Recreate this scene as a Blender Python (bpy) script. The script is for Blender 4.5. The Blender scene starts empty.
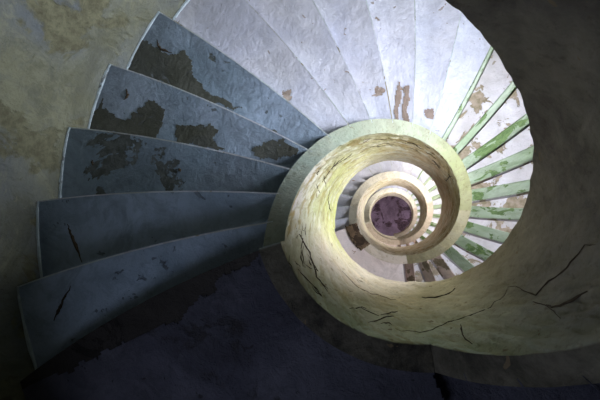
import bpy, bmesh, math, random
from mathutils import Matrix, Vector, noise
PI = math.pi
C = bpy.context.scene.collection
random.seed(7)

# ---------------------------------------------------------------- dimensions
S = 0.62            # metres per well radius unit
EYE = 1.25          # camera height above the floor
RW, RS, RO = 1.0, 1.197, 3.935      # well radius, back of the parapet, outer wall
H = 2.679           # height of the parapet from its lower edge
h, DP = 0.2867, 0.2263              # rise and angle of one step
PHI0, Z0 = 2.4502, 4.282
PHI5 = PHI0 + 5*DP                  # upper end of a landing
PHIL = 4.861                        # lower end of a landing
ZL = 2.931                          # height of the parapet's lower edge along a landing
N = 22
T = (2*PI - (PHIL-PHI5))/DP*h - 0.082
DI = -0.088
LX, LY = -0.032, -0.015             # the old shaft leans a little
ZF = -EYE/S                         # floor

def W(x, y, z):
    x += LX*(z/5)**2; y += LY*(z/5)**2
    return Vector((-x*S, y*S, z*S + EYE))
def P(r, phi, z):
    return W(r*math.cos(phi), r*math.sin(phi), z)
def zfl(phi):       # parapet lower edge in a flight, phi within (PHIL-2pi, PHI5)
    return (Z0 - 4.5*h - 0.14) + (PHI5-phi)*h/DP

# ---------------------------------------------------------------- helpers
def link(name, verts, faces, mat, parent=None, smooth=False, col=None):
    me = bpy.data.meshes.new(name); me.from_pydata(verts, [], faces)
    bm = bmesh.new(); bm.from_mesh(me)
    bmesh.ops.recalc_face_normals(bm, faces=bm.faces); bm.to_mesh(me); bm.free()
    o = bpy.data.objects.new(name, me); C.objects.link(o)
    me.materials.append(mat)
    if smooth:
        for p in me.polygons: p.use_smooth = True
        me.set_sharp_from_angle(angle=math.radians(38))
    if col:
        a = me.color_attributes.new('stain_shade', 'FLOAT_COLOR', 'POINT')
        for i, c in enumerate(col): a.data[i].color = (*c, 1)
    if parent: o.parent = parent
    return o

def struct(o): o['kind'] = 'structure'; return o

def hsh(*a): return noise.noise(Vector(a))

def grid_solid(nu, nv, f):
    """closed tube: f(i, j) for ring i of nu+1, j of nv (closed)"""
    vs = [f(i, j) for i in range(nu+1) for j in range(nv)]
    fs = [(i*nv+j, i*nv+(j+1) % nv, (i+1)*nv+(j+1) % nv, (i+1)*nv+j) for i in range(nu) for j in range(nv)]
    fs.append(tuple(range(nv))); fs.append(tuple(nu*nv+j for j in range(nv)))
    return vs, fs

# ---------------------------------------------------------------- materials
def nt(name, rough=.9):
    m = bpy.data.materials.new(name); m.use_nodes = True
    t = m.node_tree; b = t.nodes['Principled BSDF']
    b.inputs['Roughness'].default_value = rough
    b.inputs['Specular IOR Level'].default_value = .25
    return m, t, b
def rgb(r, g, b):   # display 0..255 -> linear
    return tuple(((c/255)/12.92 if c/255 <= .04045 else ((c/255+.055)/1.055)**2.4) for c in (r, g, b))
def pos(t):
    n = t.nodes.new('ShaderNodeTexCoord'); return n.outputs['Object']
def nz(t, scale, detail=6, rough=.6, dist=0, off=0):
    n = t.nodes.new('ShaderNodeTexNoise'); n.inputs['Scale'].default_value = scale
    n.inputs['Detail'].default_value = detail; n.inputs['Roughness'].default_value = rough
    n.inputs['Distortion'].default_value = dist
    mp = t.nodes.new('ShaderNodeMapping'); mp.inputs['Location'].default_value = (off, off*.7, off*.3)
    t.links.new(pos(t), mp.inputs[0]); t.links.new(mp.outputs[0], n.inputs['Vector'])
    return n.outputs['Fac']
def ramp(t, fac, a, b, lo=0., hi=1.):
    n = t.nodes.new('ShaderNodeMapRange'); n.interpolation_type = 'SMOOTHSTEP'
    n.inputs[1].default_value = a; n.inputs[2].default_value = b
    n.inputs[3].default_value = lo; n.inputs[4].default_value = hi
    t.links.new(fac, n.inputs[0]); return n.outputs[0]
def mix(t, fac, a, b, mode='MIX'):
    n = t.nodes.new('ShaderNodeMix'); n.data_type = 'RGBA'; n.blend_type = mode
    for s, v in ((n.inputs['Factor'], fac), (n.inputs['A'], a), (n.inputs['B'], b)):
        if isinstance(v, (tuple, list)): s.default_value = (*v[:3], 1)
        elif isinstance(v, (int, float)): s.default_value = v
        else: t.links.new(v, s)
    return n.outputs['Result']
def math_(t, op, a, b):
    n = t.nodes.new('ShaderNodeMath'); n.operation = op
    for s, v in zip(n.inputs, (a, b)):
        if isinstance(v, (int, float)): s.default_value = v
        else: t.links.new(v, s)
    return n.outputs[0]
def bump(t, b, hgt, dist=.01, strength=.7, prev=None):
    n = t.nodes.new('ShaderNodeBump'); n.inputs['Distance'].default_value = dist
    n.inputs['Strength'].default_value = strength
    t.links.new(hgt, n.inputs['Height'])
    if prev: t.links.new(prev, n.inputs['Normal'])
    t.links.new(n.outputs[0], b.inputs['Normal']); return n.outputs[0]

def peeling(name, coat, tint, bare, dark, amount=.5, scale=2.2, off=0, speck=.0, edge=.012, rough=.85, attr=False, fine=18, mott=.35, flake=.4):
    """old paint coat with big patches of it gone, stains, specks and flaking edges"""
    m, t, b = nt(name, rough)
    n1 = nz(t, scale, 8, .62, .6, off)
    n2 = nz(t, scale*.55, 4, .5, .3, off+9)
    n3 = nz(t, fine, 5, .65, 0, off+3)
    n4 = nz(t, 5.5, 9, .75, .2, off+5)
    c = mix(t, ramp(t, n2, .38, .62), coat, tint)
    c = mix(t, ramp(t, nz(t, 7, 8, .7, .8, off+31), .46, .60, 0, .30), c, tuple(x*.70 for x in tint))
    c = mix(t, ramp(t, nz(t, 1.7, 9, .72, 1.0, off+61), .47, .60, 0, mott), c, tuple(x*.5 for x in bare))
    c = mix(t, ramp(t, nz(t, 2.9, 9, .72, 1.0, off+67), .56, .62, 0, mott*.8), c, tuple(min(.9, x*1.25) for x in coat))
    if attr:
        a = t.nodes.new('ShaderNodeAttribute'); a.attribute_name = 'stain_shade'
        c = mix(t, ramp(t, n2, .3, .7, 0, .22), a.outputs['Color'], tint)
        c = mix(t, ramp(t, nz(t, 3.2, 8, .7, 1.2, off+41), .50, .56, 0, .35), c, (.62,.58,.50), 'MULTIPLY')
        c = mix(t, ramp(t, nz(t, 6, 8, .7, 1.2, off+47), .54, .60, 0, .5), c, (1.22,1.2,1.16), 'MULTIPLY')
        c = mix(t, ramp(t, nz(t, 24, 4, .7, 0, off+47), .56, .66, 0, .5), c, (.5,.45,.36), 'MULTIPLY')
    c = mix(t, ramp(t, n4, .35, .7, 0, .30), c, tuple(x*.62 for x in coat))
    mask = ramp(t, n1, amount, amount+edge)
    barec = mix(t, ramp(t, n3, .35, .65), bare, dark)
    c = mix(t, mask, c, barec)
    sp = ramp(t, nz(t, 13, 3, .5, .5, off+21), .70-speck*.3, .72-speck*.3)
    c = mix(t, math_(t, 'MULTIPLY', sp, .75), c, dark)
    t.links.new(c, b.inputs['Base Color'])
    inv = math_(t, 'SUBTRACT', 1., mask)
    n = bump(t, b, inv, .006, .8)
    lay = nz(t, 2.3, 8, .62, 1.4, off+71)
    snap = math_(t, 'SNAP', lay, .075)
    n = bump(t, b, snap, .12*flake, .7, n)
    n = bump(t, b, nz(t, 9, 8, .7, 1., off+81), .05*flake, .7, n)
    bump(t, b, math_(t, 'ADD', math_(t, 'MULTIPLY', n3, .3), n4), .03, .6, n)
    return m

M = {}
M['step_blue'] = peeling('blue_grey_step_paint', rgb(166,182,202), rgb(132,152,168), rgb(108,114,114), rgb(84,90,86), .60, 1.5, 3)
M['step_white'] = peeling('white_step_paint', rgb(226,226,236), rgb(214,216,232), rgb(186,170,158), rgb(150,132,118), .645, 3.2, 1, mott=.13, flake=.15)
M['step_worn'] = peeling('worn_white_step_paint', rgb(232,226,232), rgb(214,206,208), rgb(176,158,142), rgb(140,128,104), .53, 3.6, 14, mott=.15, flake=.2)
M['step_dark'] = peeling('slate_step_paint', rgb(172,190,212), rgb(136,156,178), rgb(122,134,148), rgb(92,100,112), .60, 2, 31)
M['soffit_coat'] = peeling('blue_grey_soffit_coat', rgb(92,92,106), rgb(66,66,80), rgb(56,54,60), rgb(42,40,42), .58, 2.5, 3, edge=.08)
M['riser'] = peeling('green_stained_riser', rgb(182,194,172), rgb(158,176,144), rgb(120,144,92), rgb(92,116,70), .56, 4, 8)
M['riser_brown'] = peeling('brown_stained_riser', rgb(216,194,182), rgb(200,178,168), rgb(150,134,114), rgb(120,108,88), .56, 4, 18)
M['riser_white'] = peeling('white_riser_paint', rgb(226,228,236), rgb(206,216,214), rgb(186,176,150), rgb(150,140,110), .62, 3, 18)
M['parapet'] = peeling('stained_shaded_parapet_plaster', rgb(200,190,170), rgb(186,180,150), rgb(150,136,110), rgb(120,104,80), .70, 2.4, 5, attr=True)
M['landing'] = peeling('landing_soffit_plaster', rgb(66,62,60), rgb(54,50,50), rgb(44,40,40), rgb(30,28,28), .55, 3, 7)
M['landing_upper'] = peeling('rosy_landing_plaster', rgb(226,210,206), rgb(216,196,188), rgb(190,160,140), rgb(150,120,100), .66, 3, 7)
M['wall'] = peeling('olive_wall_plaster', rgb(130,131,108), rgb(108,114,118), rgb(118,117,93), rgb(96,94,74), .50, 1.9, 12, edge=.05, mott=.5, flake=1.)
M['edging'] = peeling('pale_plaster_fillet', rgb(200,214,220), rgb(180,196,200), rgb(150,160,160), rgb(110,110,110), .62, 6, 2)
M['rim'] = peeling('cream_rim', rgb(236,226,204), rgb(224,210,186), rgb(190,170,140), rgb(150,130,100), .62, 5, 2)
M['purple'] = peeling('purple_ceiling_paint', rgb(150,128,150), rgb(116,98,114), rgb(96,76,86), rgb(64,50,58), .51, 2.2, 6, edge=.06)
M['floor'] = peeling('dusty_floor', rgb(96,88,78), rgb(80,74,66), rgb(70,62,54), rgb(50,44,38), .6, 2, 6)
M['frame'] = peeling('window_paint', rgb(190,190,180), rgb(170,170,160), rgb(120,100,80), rgb(80,60,40), .62, 6, 2)
m, t, b = nt('window_glass', .05); M['glass'] = m
tr = t.nodes.new('ShaderNodeBsdfTransparent'); gl = t.nodes.new('ShaderNodeBsdfGlossy'); mx = t.nodes.new('ShaderNodeMixShader')
gl.inputs['Roughness'].default_value = .05; mx.inputs[0].default_value = .08
t.links.new(tr.outputs[0], mx.inputs[1]); t.links.new(gl.outputs[0], mx.inputs[2])
t.links.new(mx.outputs[0], t.nodes['Material Output'].inputs[0])

# ---------------------------------------------------------------- staircase
stair = bpy.data.objects.new('spiral_staircase', None); C.objects.link(stair)
stair['label'] = 'concrete spiral staircase with peeling painted steps winding up round an open well'
stair['category'] = 'staircase'

def step(pa, pb, z, mat, rmat, edging, k, cw=0.):
    """one winder from phi pa (upper side) to pb (lower side), underside at z"""
    na = 7; th = h*1.75
    rin, rout = RS-.06, RO+.06
    vs = []; nr = 8
    for top in (0, 1):
        for i in range(nr+1):
            r = rin + (rout-rin)*i/nr
            for j in range(na+1):
                u = j/na
                d = DI*(rout-r)/(rout-rin)
                ph = pa + (pb-pa)*u + d
                if not top: ph += cw/r*(1-u)
                w = .006*hsh(r*3, ph*9, z) if not top else 0
                if not top: w += .12*((rout-r)/(rout-rin))**2
                vs.append(P(r, ph, z + top*th + w))
    n = (nr+1)*(na+1); q = lambda t_, i, j: t_*n + i*(na+1) + j
    fs = []
    for i in range(nr):
        for j in range(na):
            for t_ in (0, 1): fs.append((q(t_,i,j), q(t_,i+1,j), q(t_,i+1,j+1), q(t_,i,j+1)))
    for i in range(nr):
        for j in (0, na): fs.append((q(0,i,j), q(0,i+1,j), q(1,i+1,j), q(1,i,j)))
    for j in range(na):
        for i in (0, nr): fs.append((q(0,i,j), q(0,i,j+1), q(1,i,j+1), q(1,i,j)))
    s = link('step', vs, fs, mat, stair)
    # riser face: a thin painted skin on the upper-side face
    vs = []; e = .004
    for i in range(nr+1):
        r = RS-.05 + (RO+.04-RS+.05)*i/nr; d = DI*(rout-r)/(rout-rin)
        lift = .12*((rout-r)/(rout-rin))**2
        t1 = (h*1.03+.12-lift)/(th-lift)
        c0 = cw*(RS/r)**.0
        for a, zz in ((c0-.002/r, lift+.003), (c0*(1-t1)-.002/r, lift+(th-lift)*t1), (c0*(1-t1)-e-.01, lift+(th-lift)*t1), (c0-e-.01, lift-.004 if cw else lift+.003)):
            vs.append(P(r, pa + d + a/r, z+zz))
    vs2, fs2 = vs, []
    for i in range(nr):
        for j in range(4): fs2.append((i*4+j, i*4+(j+1) % 4, (i+1)*4+(j+1) % 4, (i+1)*4+j))
    fs2 += [(0,1,2,3), tuple(nr*4+j for j in range(4))]
    link('riser', vs2, fs2, rmat, s)
    if edging:
        # light plaster fillet where the underside and the riser meet the outer wall
        pts = [P(RO-.012, pb-.004, z)] + [P(RO-.012, pb+(pa-pb)*u/10, z) for u in range(1, 11)] + [P(RO-.012, pa-.003, z+h)]
        vs, fs = tube(pts, .012)
        link('plaster_fillet', vs, fs, M['edging'], s)
    return s

def tube(pts, rad, n=6):
    vs, fs = [], []
    for i, p in enumerate(pts):
        d = (pts[min(i+1, len(pts)-1)] - pts[max(i-1, 0)]).normalized()
        a = d.cross(Vector((.3, .2, 1))).normalized(); b_ = d.cross(a)
        rr = rad*(1+.5*hsh(p.x*14, p.y*14, p.z*14)) if isinstance(rad, float) else rad[i]
        for j in range(n): vs.append(p + (a*math.cos(2*PI*j/n) + b_*math.sin(2*PI*j/n))*rr)
    for i in range(len(pts)-1):
        for j in range(n): fs.append((i*n+j, i*n+(j+1) % n, (i+1)*n+(j+1) % n, (i+1)*n+j))
    fs += [tuple(range(n)), tuple((len(pts)-1)*n+j for j in range(n))]
    return vs, fs

for k in range(-1, 3):
    for i in range(N):
        pb = PHI5 - i*DP; pa = pb - DP
        if i == N-1: pa = PHIL - 2*PI
        z = Z0 - 4*h + i*h + k*T
        if z < ZF + .05: continue
        off = -2*PI*k
        deg = math.degrees(pb) % 360
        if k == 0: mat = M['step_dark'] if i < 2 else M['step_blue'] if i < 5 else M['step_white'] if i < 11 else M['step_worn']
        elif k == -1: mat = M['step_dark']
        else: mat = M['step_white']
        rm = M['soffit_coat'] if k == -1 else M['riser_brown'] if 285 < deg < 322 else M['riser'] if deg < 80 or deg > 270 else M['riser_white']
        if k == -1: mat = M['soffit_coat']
        chw = {10: .08, 11: .13, 12: .19}.get(i, .24 if i > 12 else 0) if k >= 0 else 0
        if k > 0: chw *= .6
        step(pa+off, pb+off, z, mat, rm, k == 0, k, chw)

# paint and stain colours of the parapet, plus painted shade: (angle, [colour at lower edge, middle, upper edge])
STAIN_SHADE0 = [(-90,[(200,182,164),(212,194,176),(216,200,184)]),(-45,[(190,176,150),(208,188,168),(214,196,180)]),
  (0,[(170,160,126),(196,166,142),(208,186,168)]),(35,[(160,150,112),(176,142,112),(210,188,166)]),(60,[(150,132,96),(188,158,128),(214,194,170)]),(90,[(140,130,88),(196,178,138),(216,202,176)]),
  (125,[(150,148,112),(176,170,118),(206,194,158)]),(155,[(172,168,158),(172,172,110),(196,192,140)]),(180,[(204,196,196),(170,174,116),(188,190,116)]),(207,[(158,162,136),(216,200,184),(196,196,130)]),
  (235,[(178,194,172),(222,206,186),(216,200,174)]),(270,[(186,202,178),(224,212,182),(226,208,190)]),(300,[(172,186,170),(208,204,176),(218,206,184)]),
  (325,[(104,108,104),(116,112,102),(136,128,112)]),(360,[(78,74,72),(84,78,74),(92,84,78)]),(420,[(68,64,64),(72,67,65),(76,71,68)]),(620,[(76,72,76),(80,76,76),(86,80,78)])]  # painted shade: the face turned away from the windows
STAIN1 = [(-90,[(216,204,194),(204,188,174),(206,190,178)]),(60,[(206,196,190),(200,178,166),(200,184,166)]),(120,[(210,206,194),(190,182,152),(190,184,158)]),(180,[(222,214,210),(216,208,202),(194,192,160)]),(270,[(206,194,180),(196,180,162),(212,198,188)])]
def stain_shade(tab, deg, v):
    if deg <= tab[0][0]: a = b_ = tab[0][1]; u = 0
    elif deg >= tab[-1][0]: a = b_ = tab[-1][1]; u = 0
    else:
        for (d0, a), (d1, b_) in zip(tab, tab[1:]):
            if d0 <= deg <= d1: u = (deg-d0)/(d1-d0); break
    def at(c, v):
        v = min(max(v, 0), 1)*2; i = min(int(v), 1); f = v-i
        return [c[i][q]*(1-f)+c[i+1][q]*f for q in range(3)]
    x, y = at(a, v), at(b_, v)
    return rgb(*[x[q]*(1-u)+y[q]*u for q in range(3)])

def wob(ph, v, shift):
    ph += v*.9
    led = min(max((hsh(ph*3.1, v*9, 17)+.5*hsh(ph*9, v*25, 18)+.25*hsh(ph*24, v*60, 19)-.06)*12, 0), 1)*.016*max(0, 1-v*1.2)
    return led + .014*hsh(ph*4, v*5, 1) + .010*hsh(ph*12, v*14, 4) + .004*hsh(ph*30, v*30, 4)
PHIJ = 3.43     # where the landing stretch of the parapet starts
def parapet(name, p0, p1, zf, tab, shift, H=H, top=True, band=None):
    """helical wall between RW and RS, lower edge zf(phi)"""
    nu = max(6, int((p1-p0)/math.radians(1.0 if tab is STAIN_SHADE0 else 2.2)))
    # section: (radius, height fraction)
    sec = [(RS,.0),(RS,.3),(RS,.7),(RS,.985),(RS-.03,1.),(RW+.03,1.),(RW,.985)] + [(RW, 1-q/56) for q in range(1, 56)] + [(RW,.006),(RW+.006,0.),(RW+.07,0.),(RW+.13,0.)]
    nv = len(sec); cols = []
    def f(i, j):
        ph = p0 + (p1-p0)*i/nu; r, v = sec[j]
        if r == RW: r += wob(ph, v, shift)
        z = zf(ph) + v*H + (.008*hsh(ph*9, shift+9, r*3) if v in (0., 1., .006, .985) else 0)
        d = math.degrees(ph + max(shift, 0)*2*PI)
        if v < .004 and r > RW+.003:   # the flat lower band
            c = rgb(*band(d)) if band else stain_shade(tab, d, 0)
        else: c = stain_shade(tab, d, v + .10*hsh(ph*5, v*2, 3.3))
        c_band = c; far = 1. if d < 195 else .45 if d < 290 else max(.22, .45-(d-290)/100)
        # blotches: browned, mossy and bare pale spots, drawn out along the turn
        a_, b_ = ph*2.2, (z + ph*h/DP)*2.6
        n1 = hsh(a_*1.6, b_*2.2, 11)+.5*hsh(a_*4, b_*6, 12)+.25*hsh(a_*11, b_*14, 13)
        n2 = hsh(a_*1.3, b_*2.8, 21)+.5*hsh(a_*4, b_*7, 22)+.25*hsh(a_*10, b_*15, 23)
        n3 = hsh(a_*3, b_*9, 31)+.5*hsh(a_*9, b_*22, 32)
        k1 = min(max((n1-.20)*9, 0), 1)*.85*(1.2-v)*far; k2 = min(max((n2-.22)*14, 0), 1)*.5*far; k3 = min(max((n3-.26)*9, 0), 1)*.75*far*(1.1-v)
        c = [x*(1-k1*w_) for x, w_ in zip(c, (.45, .6, .9))]
        c = [x+(y-x)*k2 for x, y in zip(c, rgb(206, 204, 190) if d < 300 else rgb(96, 92, 88))]  # spots toned down to match the painted shade
        c = [x*(1-k3*w_) for x, w_ in zip(c, (.5, .5, .7))]
        if not (v < .004 and r > RW+.003):
            led = min(max((hsh((ph+v*.9)*3.1, v*9, 17)+.5*hsh((ph+v*.9)*9, v*25, 18)+.25*hsh((ph+v*.9)*24, v*60, 19)-.06)*12, 0), 1)*max(0, 1-v*1.2)
            c = [x*(1-led*w_) for x, w_ in zip(c, (.22, .22, .34))]
            cols.append(tuple(c))
        else: cols.append(c_band)
        return P(r, ph, z)
    vs, fs = grid_solid(nu, nv, f)
    return link(name, vs, fs, M['parapet'], stair, True, cols)

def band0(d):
    if d > 196.6: return (40, 38, 37)  # shaded stretch of the band, its darkness painted into the colour
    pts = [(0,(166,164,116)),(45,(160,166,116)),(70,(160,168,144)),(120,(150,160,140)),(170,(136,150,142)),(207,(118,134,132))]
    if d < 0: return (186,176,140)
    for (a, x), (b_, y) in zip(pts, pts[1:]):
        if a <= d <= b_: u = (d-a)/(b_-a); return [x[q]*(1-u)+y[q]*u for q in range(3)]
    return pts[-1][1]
def band1(d): return (210, 206, 192) if 20 < d % 360 < 200 else (200, 184, 168)

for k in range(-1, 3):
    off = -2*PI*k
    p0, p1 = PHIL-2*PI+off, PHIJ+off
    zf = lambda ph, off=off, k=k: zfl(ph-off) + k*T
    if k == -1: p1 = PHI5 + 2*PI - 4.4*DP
    tab = STAIN_SHADE0 if k <= 0 else STAIN1
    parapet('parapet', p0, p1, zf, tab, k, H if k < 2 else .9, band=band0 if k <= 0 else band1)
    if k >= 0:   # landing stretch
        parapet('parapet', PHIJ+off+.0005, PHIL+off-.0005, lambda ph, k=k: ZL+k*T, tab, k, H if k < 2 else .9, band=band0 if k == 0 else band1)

# cracks, spalls and bare patches in the plaster
m, t, b = nt('crack_shadow_grime', .95); b.inputs['Base Color'].default_value = (*rgb(66,56,44), 1); M['crack'] = m
M['bare'] = peeling('bare_olive_render', rgb(98,100,92), rgb(84,86,76), rgb(112,118,122), rgb(70,70,60), .60, 6, 3, edge=.06)
M['brown'] = peeling('bare_brown_render', rgb(172,152,140), rgb(150,132,118), rgb(186,170,160), rgb(120,96,80), .60, 9, 3)
M['brick'] = peeling('exposed_brown_masonry', rgb(120,98,76), rgb(90,72,54), rgb(70,54,40), rgb(50,38,28), .5, 9, 3)
def face_pt(ph, z, inset=.002):
    k = 0 if ph < PHIL else -1
    if ph < PHIL-2*PI: k = 1
    q = ph + 2*PI*k
    lo = ZL+k*T if q > PHIJ else zfl(q)+k*T
    v = (z-lo)/H
    return P(RW + wob(ph, v, k) - inset, ph, z)
def crack(pts, wdt=.004):
    out = []
    for (a, z), (a2, z2) in zip(pts, pts[1:]):
        n = max(2, int(math.hypot(a2-a, z2-z)/.05))
        for i in range(n): out.append((a+(a2-a)*i/n, z+(z2-z)*i/n))
    out.append(pts[-1]); L = len(out)
    P3 = [face_pt(a+.010*hsh(i*.9, a*3, 1), z+.028*hsh(i*.7, z*5, 7)) for i, (a, z) in enumerate(out)]
    rad = [.62*wdt*(.35+.8*math.sin(PI*(i+.5)/L))*(1+.8*hsh(i*.8, z, 3)) for i in range(L)]
    vs, fs = tube(P3, rad, 5); link('crack', vs, fs, M['crack'], stair)
CR = [([(6.053,2.403),(6.0394,2.568),(5.9257,2.656),(5.7634,2.804),(5.6441,2.875),(5.6334,3.017),(5.6246,3.283),(5.5845,3.406)], .0045),
 ([(5.7961,2.34),(5.7242,2.428),(5.6637,2.498),(5.6354,2.567),(5.6287,2.666)], .007),
 ([(4.8986,4.514),(5.0236,4.347),(5.1841,4.341),(5.2568,4.448)], .010),
 ([(5.1206,3.225),(5.0925,3.001),(5.1293,2.81)], .005),
 ([(4.616,3.316),(4.8082,3.228),(4.9015,3.261),(5.0412,3.397),(5.1747,3.355),(5.38,3.303),(5.5715,3.372)], .003),
 ([(2.7756,4.672),(2.6677,4.742),(2.4546,5.127),(2.2972,5.287)], .009),
 ([(1.0308,6.92),(.9319,7.109),(.8355,7.274)], .010), ([(.588,7.721),(.617,7.183),(.6024,6.884)], .008),
 ([(1.5628,6.023),(1.4154,6.078),(1.2499,6.341)], .008), ([(2.8794,5.266),(3.0196,5.258),(3.1829,5.549)], .006),
 ([(3.3415,3.47),(3.4215,3.546),(3.4833,3.588),(3.596,3.697),(3.8259,3.478),(3.9815,3.342)], .007),
 ([(5.5989,2.882),(5.6281,2.616),(5.6075,2.404)], .003), ([(2.1515,5.525),(1.8891,5.915),(1.6196,6.266)], .006),
 ([(4.6158,4.4),(4.2,4.3),(3.95,4.42)], .003)]
for p_, w_ in CR: crack(p_, w_)
rnd = random.Random(4)
for i in range(46):     # short flaking cracks low on the face
    ph = rnd.uniform(.4, 2.9) if i % 2 else rnd.uniform(3.2, 4.7)
    lo = zfl(ph) if ph < PHI5 else ZL
    z = lo + H*rnd.uniform(.04, .42 if i % 2 else .26); l = rnd.uniform(.05, .20)
    sl = rnd.choice((-h/DP, -h/DP, .6, 3.0)) if ph < PHI5 else rnd.choice((0, 0, .6, 2))
    crack([(ph, z), (ph+l*.5, z+sl*l*.5+rnd.uniform(-.03,.03)), (ph+l, z+sl*l)], rnd.uniform(.003, .006))

def inside(x, y, poly):
    c = False
    for (x1, y1), (x2, y2) in zip(poly, poly[1:]+poly[:1]):
        if (y1 > y) != (y2 > y) and x < (x2-x1)*(y-y1)/(y2-y1)+x1: c = not c
    return c
def patch(name, poly, z, mat, cell=.016, rag=.05, lift=True, proud=.004, parent=None):
    """a thin ragged-edged layer on a downward face; poly in (radius, angle)"""
    r0, r1 = min(p[0] for p in poly)-.05, max(p[0] for p in poly)+.05; r1 = min(r1, RO-.01)
    a0, a1 = min(p[1] for p in poly)-.03, max(p[1] for p in poly)+.03
    nr, na = int((r1-r0)/cell), int((a1-a0)*(r0+r1)/2/cell)
    vid, vs, fs = {}, [], []
    def vert(i, j):
        if (i, j) not in vid:
            r = r0+(r1-r0)*i/nr; a = a0+(a1-a0)*j/na
            zz = z - proud + (.12*((RO+.06-r)/(RO+.06-RS+.06))**2 if lift else 0)
            vid[i, j] = len(vs); vs.append(P(r+cell*.35*hsh(i*3.3,j*2.1,1), a+cell*.3/r*hsh(i*2.7,j*3.9,5), zz))
        return vid[i, j]
    for i in range(nr):
        for j in range(na):
            r = r0+(r1-r0)*(i+.5)/nr; a = a0+(a1-a0)*(j+.5)/na
            x, y = r*math.cos(a), r*math.sin(a)
            jr = rag*(hsh(x*6, y*6, z)+.5*hsh(x*17, y*17, z)); ja = rag/r*(hsh(x*6, y*6, z+9)+.5*hsh(x*17, y*17, z+9))
            if inside(r+jr, a+ja, poly): fs.append((vert(i,j), vert(i+1,j), vert(i+1,j+1), vert(i,j+1)))
    if not fs: return None
    o = link(name, vs, fs, mat, parent or stair)
    bm = bmesh.new(); bm.from_mesh(o.data)
    e = bmesh.ops.extrude_face_region(bm, geom=bm.faces[:])
    bmesh.ops.translate(bm, verts=[v for v in e['geom'] if isinstance(v, bmesh.types.BMVert)], vec=(0, 0, (proud+.006)*S))
    bmesh.ops.recalc_face_normals(bm, faces=bm.faces); bm.to_mesh(o.data); bm.free()
    return o
PATCH = {4: [('bare', [(3.932,2.6649),(3.924,2.606),(3.916,2.5531),(3.761,2.5435),(3.59,2.5546),(3.375,2.5424),(3.316,2.502),(3.156,2.5179),(2.978,2.5697),(2.775,2.5916),(2.507,2.581),(2.234,2.5773),(2.553,2.6224),(2.911,2.6435),(3.375,2.6555),(3.697,2.6621)]),
   ('bare', [(2.004,2.616),(1.88,2.5967),(1.781,2.5818),(1.657,2.589),(1.778,2.611),(1.907,2.625)])],
 3: [('bare', [(3.931,2.8915),(3.924,2.8322),(3.836,2.7727),(3.796,2.8103),(3.652,2.8137),(3.472,2.8361),(3.397,2.8231),(3.349,2.7892),(3.243,2.8028),(3.304,2.7776),(3.203,2.7205),(2.987,2.7365),(2.95,2.8038),(2.953,2.8747),(3.456,2.8785)]),
   ('bare', [(2.708,2.7915),(2.464,2.7315),(2.247,2.7285),(2.266,2.7954),(2.086,2.8253),(2.489,2.8518),(2.721,2.8688)]),
   ('bare', [(1.775,2.7753),(1.662,2.7026),(1.489,2.6294),(1.286,2.625),(1.267,2.6921),(1.515,2.7706),(1.684,2.7985)])],
 7: [('brown', [(1.45,1.9524),(1.419,2.0121),(1.303,1.9987),(1.371,1.9448)])],
 8: [('brown', [(1.773,1.5829),(1.627,1.6172),(1.244,1.6444),(1.197,1.6033),(1.551,1.5772)]), ('brown', [(1.672,1.5525),(1.683,1.5175),(1.179,1.4927),(1.207,1.5594)])],
 9: [('brown', [(1.479,1.3429),(1.499,1.2722),(1.361,1.2522),(1.354,1.3224)])]}
for i, L_ in PATCH.items():
    for mt, poly in L_: patch('bare_patch', poly, Z0-4*h+i*h, M[mt], rag=.06 if mt == 'bare' else .03)
SPALL = [(4,[(3.719,2.5256),(3.633,2.5447),(3.43,2.5341)]),(3,[(3.566,2.7244),(3.515,2.7413),(3.539,2.7618)]),(2,[(3.52,2.9853),(3.497,3.0011)]),
 (2,[(2.411,2.9648),(2.381,2.9767)]),(1,[(3.522,3.1929),(3.47,3.2337),(3.371,3.315)]),(0,[(3.278,3.3808),(3.445,3.4324),(3.552,3.4623)])]
for i, pts in SPALL:
    out = []
    for (ra, a), (rb, b_) in zip(pts, pts[1:]):
        out += [(ra+(rb-ra)*q/6, a+(b_-a)*q/6) for q in range(6)]
    out.append(pts[-1]); n = len(out)
    P3 = [P(ra+.02*hsh(q*1.3, ra, 2), a+.006*hsh(q*1.1, a, 8), Z0-4*h+i*h+.12*((RO+.06-ra)/(RO+.12-RS))**2) for q, (ra, a) in enumerate(out)]
    vs, fs = tube(P3, [.008*(.3+math.sin(PI*(q+.5)/n)**2)*(1+.7*hsh(q*.9, ra, 5)) for q in range(n)], 5)
    link('spalled_hole', vs, fs, M['crack'], stair)
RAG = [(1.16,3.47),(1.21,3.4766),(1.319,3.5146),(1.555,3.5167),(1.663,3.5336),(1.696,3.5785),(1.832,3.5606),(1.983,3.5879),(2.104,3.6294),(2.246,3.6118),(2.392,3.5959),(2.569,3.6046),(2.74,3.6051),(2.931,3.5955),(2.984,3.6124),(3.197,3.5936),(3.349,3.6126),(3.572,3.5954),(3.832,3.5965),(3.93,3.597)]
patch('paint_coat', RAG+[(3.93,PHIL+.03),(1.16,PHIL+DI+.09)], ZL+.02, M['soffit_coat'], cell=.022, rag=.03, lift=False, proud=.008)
patch('exposed_masonry', [(1.01,3.42),(1.30,3.42),(1.27,3.95),(1.01,3.98)], ZL+T, M['brick'], cell=.02, rag=.02, lift=False, proud=.02)

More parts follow.
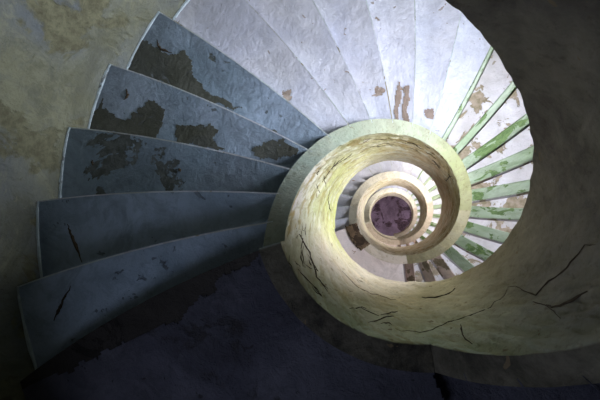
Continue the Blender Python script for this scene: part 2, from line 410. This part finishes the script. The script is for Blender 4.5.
# landings: flat slabs from the well to the outer wall
def slab(z, pin0, pout0, pin1, pout1, mat, th=.5, rin=RS-.05, rout=RO+.06, name='landing'):
    nr, na = 10, 26; vs = []
    for t_ in (0, 1):
        for i in range(nr+1):
            u = i/nr; r = rin+(rout-rin)*u
            for j in range(na+1):
                a = pin0+(pout0-pin0)*u; b_ = pin1+(pout1-pin1)*u
                vs.append(P(r, a+(b_-a)*j/na, z+t_*th))
    n = (nr+1)*(na+1); q = lambda t_, i, j: t_*n+i*(na+1)+j; fs = []
    for i in range(nr):
        for j in range(na):
            for t_ in (0, 1): fs.append((q(t_,i,j), q(t_,i+1,j), q(t_,i+1,j+1), q(t_,i,j+1)))
    for i in range(nr):
        for j in (0, na): fs.append((q(0,i,j), q(0,i+1,j), q(1,i+1,j), q(1,i,j)))
    for j in range(na):
        for i in (0, nr): fs.append((q(0,i,j), q(0,i,j+1), q(1,i,j+1), q(1,i,j)))
    return link(name, vs, fs, mat, stair)
LA_IN, LA_OUT = 3.44, 3.582
landings = []

for k in range(0, 3):
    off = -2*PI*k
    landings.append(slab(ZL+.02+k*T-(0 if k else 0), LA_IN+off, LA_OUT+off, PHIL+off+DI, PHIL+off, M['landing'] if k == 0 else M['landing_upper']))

landings[0]['label'] = 'dark landing soffit with a broken-edged coat of blue-grey paint'
# top gallery rim round the head of the well
zt = ZL + 3*T
vs, fs = grid_solid(72, 4, lambda i, j: P([1.10, 1.36, 1.36, 1.10][j], 2*PI*i/72, zt+[0, 0, .3, .3][j]))
rim = link('gallery_rim', vs, fs[:-2], M['rim'], stair, False)
vs, fs = grid_solid(72, 4, lambda i, j: P([1.36, RO+.05, RO+.05, 1.36][j], 2*PI*i/72, zt+[0.02, 0.02, .3, .3][j]))
link('gallery_floor', vs, fs[:-2], M['step_white'], stair, False)

# ---------------------------------------------------------------- shell
ZTOP = zt + 5.2
WIN = (math.radians(-12), math.radians(24))
WIN2 = (math.radians(291), math.radians(312))
wins = [(1.3 + k*T, 4.6 + k*T) for k in range(0, 4)]
wins2 = [(3.5 + k*T, 5.9 + k*T) for k in range(0, 3)]
FILL_DOOR = (math.radians(216), math.radians(240)); dz = [(ZF, 1.4)]
zs = sorted({ZF, ZTOP+.1, *[z for w in wins+wins2+dz for z in w]})
rows = []
for a, b_ in zip(zs, zs[1:]):
    n = max(1, round((b_-a)/.9)); rows += [a+(b_-a)*i/n for i in range(n)]
rows.append(zs[-1])
NA = 120
def inwin(ph, z):
    return any((A[0] < ph % (2*PI) < A[1] or A[0] < ph % (2*PI) - 2*PI < A[1]) and any(a < z < b_ for a, b_ in ws) for A, ws in ((WIN, wins), (WIN2, wins2), (FILL_DOOR, dz)))
vs = [P(r, 2*PI*i/NA, z) for z in rows for i in range(NA) for r in (RO, RO+.55)]
q = lambda a, i, s: (a*NA + i % NA)*2 + s
fs = []
cell = lambda a, i: inwin(2*PI*((i % NA)+.5)/NA, (rows[a]+rows[a+1])/2) if 0 <= a < len(rows)-1 else False
for a in range(len(rows)-1):
    for i in range(NA):
        if cell(a, i): continue
        for s in (0, 1): fs.append((q(a,i,s), q(a,i+1,s), q(a+1,i+1,s), q(a+1,i,s)))
        if cell(a, i+1): fs.append((q(a,i+1,0), q(a,i+1,1), q(a+1,i+1,1), q(a+1,i+1,0)))
        if cell(a, i-1): fs.append((q(a,i,0), q(a,i,1), q(a+1,i,1), q(a+1,i,0)))
        if cell(a+1, i): fs.append((q(a+1,i,0), q(a+1,i,1), q(a+1,i+1,1), q(a+1,i+1,0)))
        if cell(a-1, i): fs.append((q(a,i,0), q(a,i,1), q(a,i+1,1), q(a,i+1,0)))
struct(link('wall_outer', vs, fs, M['wall']))
vs, fs = grid_solid(1, 72, lambda i, j: P(RO+.6, 2*PI*j/72, ZF-.3*i))
struct(link('floor', vs, fs, M['floor']))
vs, fs = grid_solid(1, 72, lambda i, j: P(RO+.6, 2*PI*j/72, ZTOP+.3*i))
struct(link('ceiling', vs, fs, M['purple']))

def box(vs, fs, c, ax, ay, az):
    n = len(vs)
    for dx in (-1, 1):
        for dy in (-1, 1):
            for dz in (-1, 1): vs.append(c+ax*dx+ay*dy+az*dz)
    fs += [tuple(n+i for i in f) for f in ((0,1,3,2),(4,5,7,6),(0,1,5,4),(2,3,7,6),(0,2,6,4),(1,3,7,5))]
COL = [(.84,.89,1.0), (1.0,.95,.93), (1.0,.95,.93), (1.,.92,.95)]
POW = [490, 290, 300, 380]
POW2 = [200, 300, 160]
allw = [(WIN, *w_, POW[i], COL[i]) for i, w_ in enumerate(wins)] + [(WIN2, *w_, POW2[i], COL[i]) for i, w_ in enumerate(wins2)]
for n, (WN, za, zb, pw, wc) in enumerate(allw):
    pm = sum(WN)/2; c = P(RO+.35, pm, (za+zb)/2)
    rad = (P(RO+1, pm, (za+zb)/2)-P(RO, pm, (za+zb)/2)).normalized(); tan = Vector((-rad.y, rad.x, 0)); up = Vector((0,0,1))
    hw = RO*S*math.sin((WN[1]-WN[0])/2)*1.06; hh = (zb-za)*S/2
    vs, fs = [], []
    for sx in (-1, 0, 1): box(vs, fs, c+tan*sx*hw*.97, tan*.025, rad*.03, up*hh)
    for sz in (-1, -.33, .33, 1): box(vs, fs, c+up*sz*hh*.97, tan*hw, rad*.028, up*.025)
    f = struct(link('window_%d' % (n+1), vs, fs, M['frame']))
    vs, fs = [], []; box(vs, fs, c, tan*hw*.96, rad*.003, up*hh*.96)
    link('pane', vs, fs, M['glass'], f)
    L = bpy.data.lights.new('daylight', 'AREA'); L.shape = 'RECTANGLE'; L.size = hw*2.1; L.size_y = hh*2.1
    L.energy = pw; L.color = wc
    lo = bpy.data.objects.new('daylight', L); C.objects.link(lo)
    lo.location = c + rad*.35
    lo.rotation_euler = (-rad).to_track_quat('-Z', 'Y').to_euler()

# added unseen doorway and frame, put in to light the dark landing underside
pm = sum(FILL_DOOR)/2; zm = (ZF+1.4)/2; c = P(RO+.3, pm, zm); hh = (1.4-ZF)*S/2; hw = RO*S*math.sin((FILL_DOOR[1]-FILL_DOOR[0])/2)
rad = (P(RO+1, pm, zm)-P(RO, pm, zm)).normalized(); tan = Vector((-rad.y, rad.x, 0)); up = Vector((0,0,1))
vs, fs = [], []
for sx in (-1, 1): box(vs, fs, c+tan*sx*hw*.97, tan*.04, rad*.06, up*hh)
box(vs, fs, c+up*hh*.97, tan*hw, rad*.06, up*.04)
struct(link('added_door_1', vs, fs, M['frame']))
L = bpy.data.lights.new('daylight', 'AREA'); L.shape = 'RECTANGLE'; L.size = hw*2; L.size_y = hh*2  # fill light added behind the doorway
L.energy = 24; L.color = (.72, .80, 1.)
lo = bpy.data.objects.new('daylight', L); C.objects.link(lo); lo.location = c + rad*.3
lo.rotation_euler = (-rad).to_track_quat('-Z', 'Y').to_euler()

# ---------------------------------------------------------------- camera
CX, CY, RX, RY, F = -0.049, -0.055, 0.256, -0.030, 388.8
c1, s1, c2, s2 = math.cos(RX), math.sin(RX), math.cos(RY), math.sin(RY)
row0 = Vector((c1, 0, s1)); r2 = Vector((-s1, 0, c1))
row1 = Vector((0, c2, 0)) + r2*s2
row2 = Vector((0, -s2, 0)) + r2*c2
mir = lambda v: Vector((-v.x, v.y, v.z))
R, U, Fw = mir(row0), mir(row1), mir(row2)
cam = bpy.data.cameras.new('camera'); co = bpy.data.objects.new('camera', cam); C.objects.link(co)
cam.sensor_width = 36; cam.lens = F/600*36; cam.clip_start = .02
co.matrix_world = Matrix(((R.x,U.x,-Fw.x,-CX*S),(R.y,U.y,-Fw.y,CY*S),(R.z,U.z,-Fw.z,EYE),(0,0,0,1)))
sc = bpy.context.scene; sc.camera = co
w = bpy.data.worlds.new('world'); sc.world = w; w.use_nodes = True
w.node_tree.nodes['Background'].inputs[0].default_value = (.5,.6,.8,1)
w.node_tree.nodes['Background'].inputs[1].default_value = .5
sc.view_settings.view_transform = 'Standard'; sc.view_settings.look = 'None'
sc.view_settings.gamma = 1; sc.view_settings.use_curve_mapping = False
sc.view_settings.exposure = .34
sc.cycles.max_bounces = 10; sc.cycles.diffuse_bounces = 8
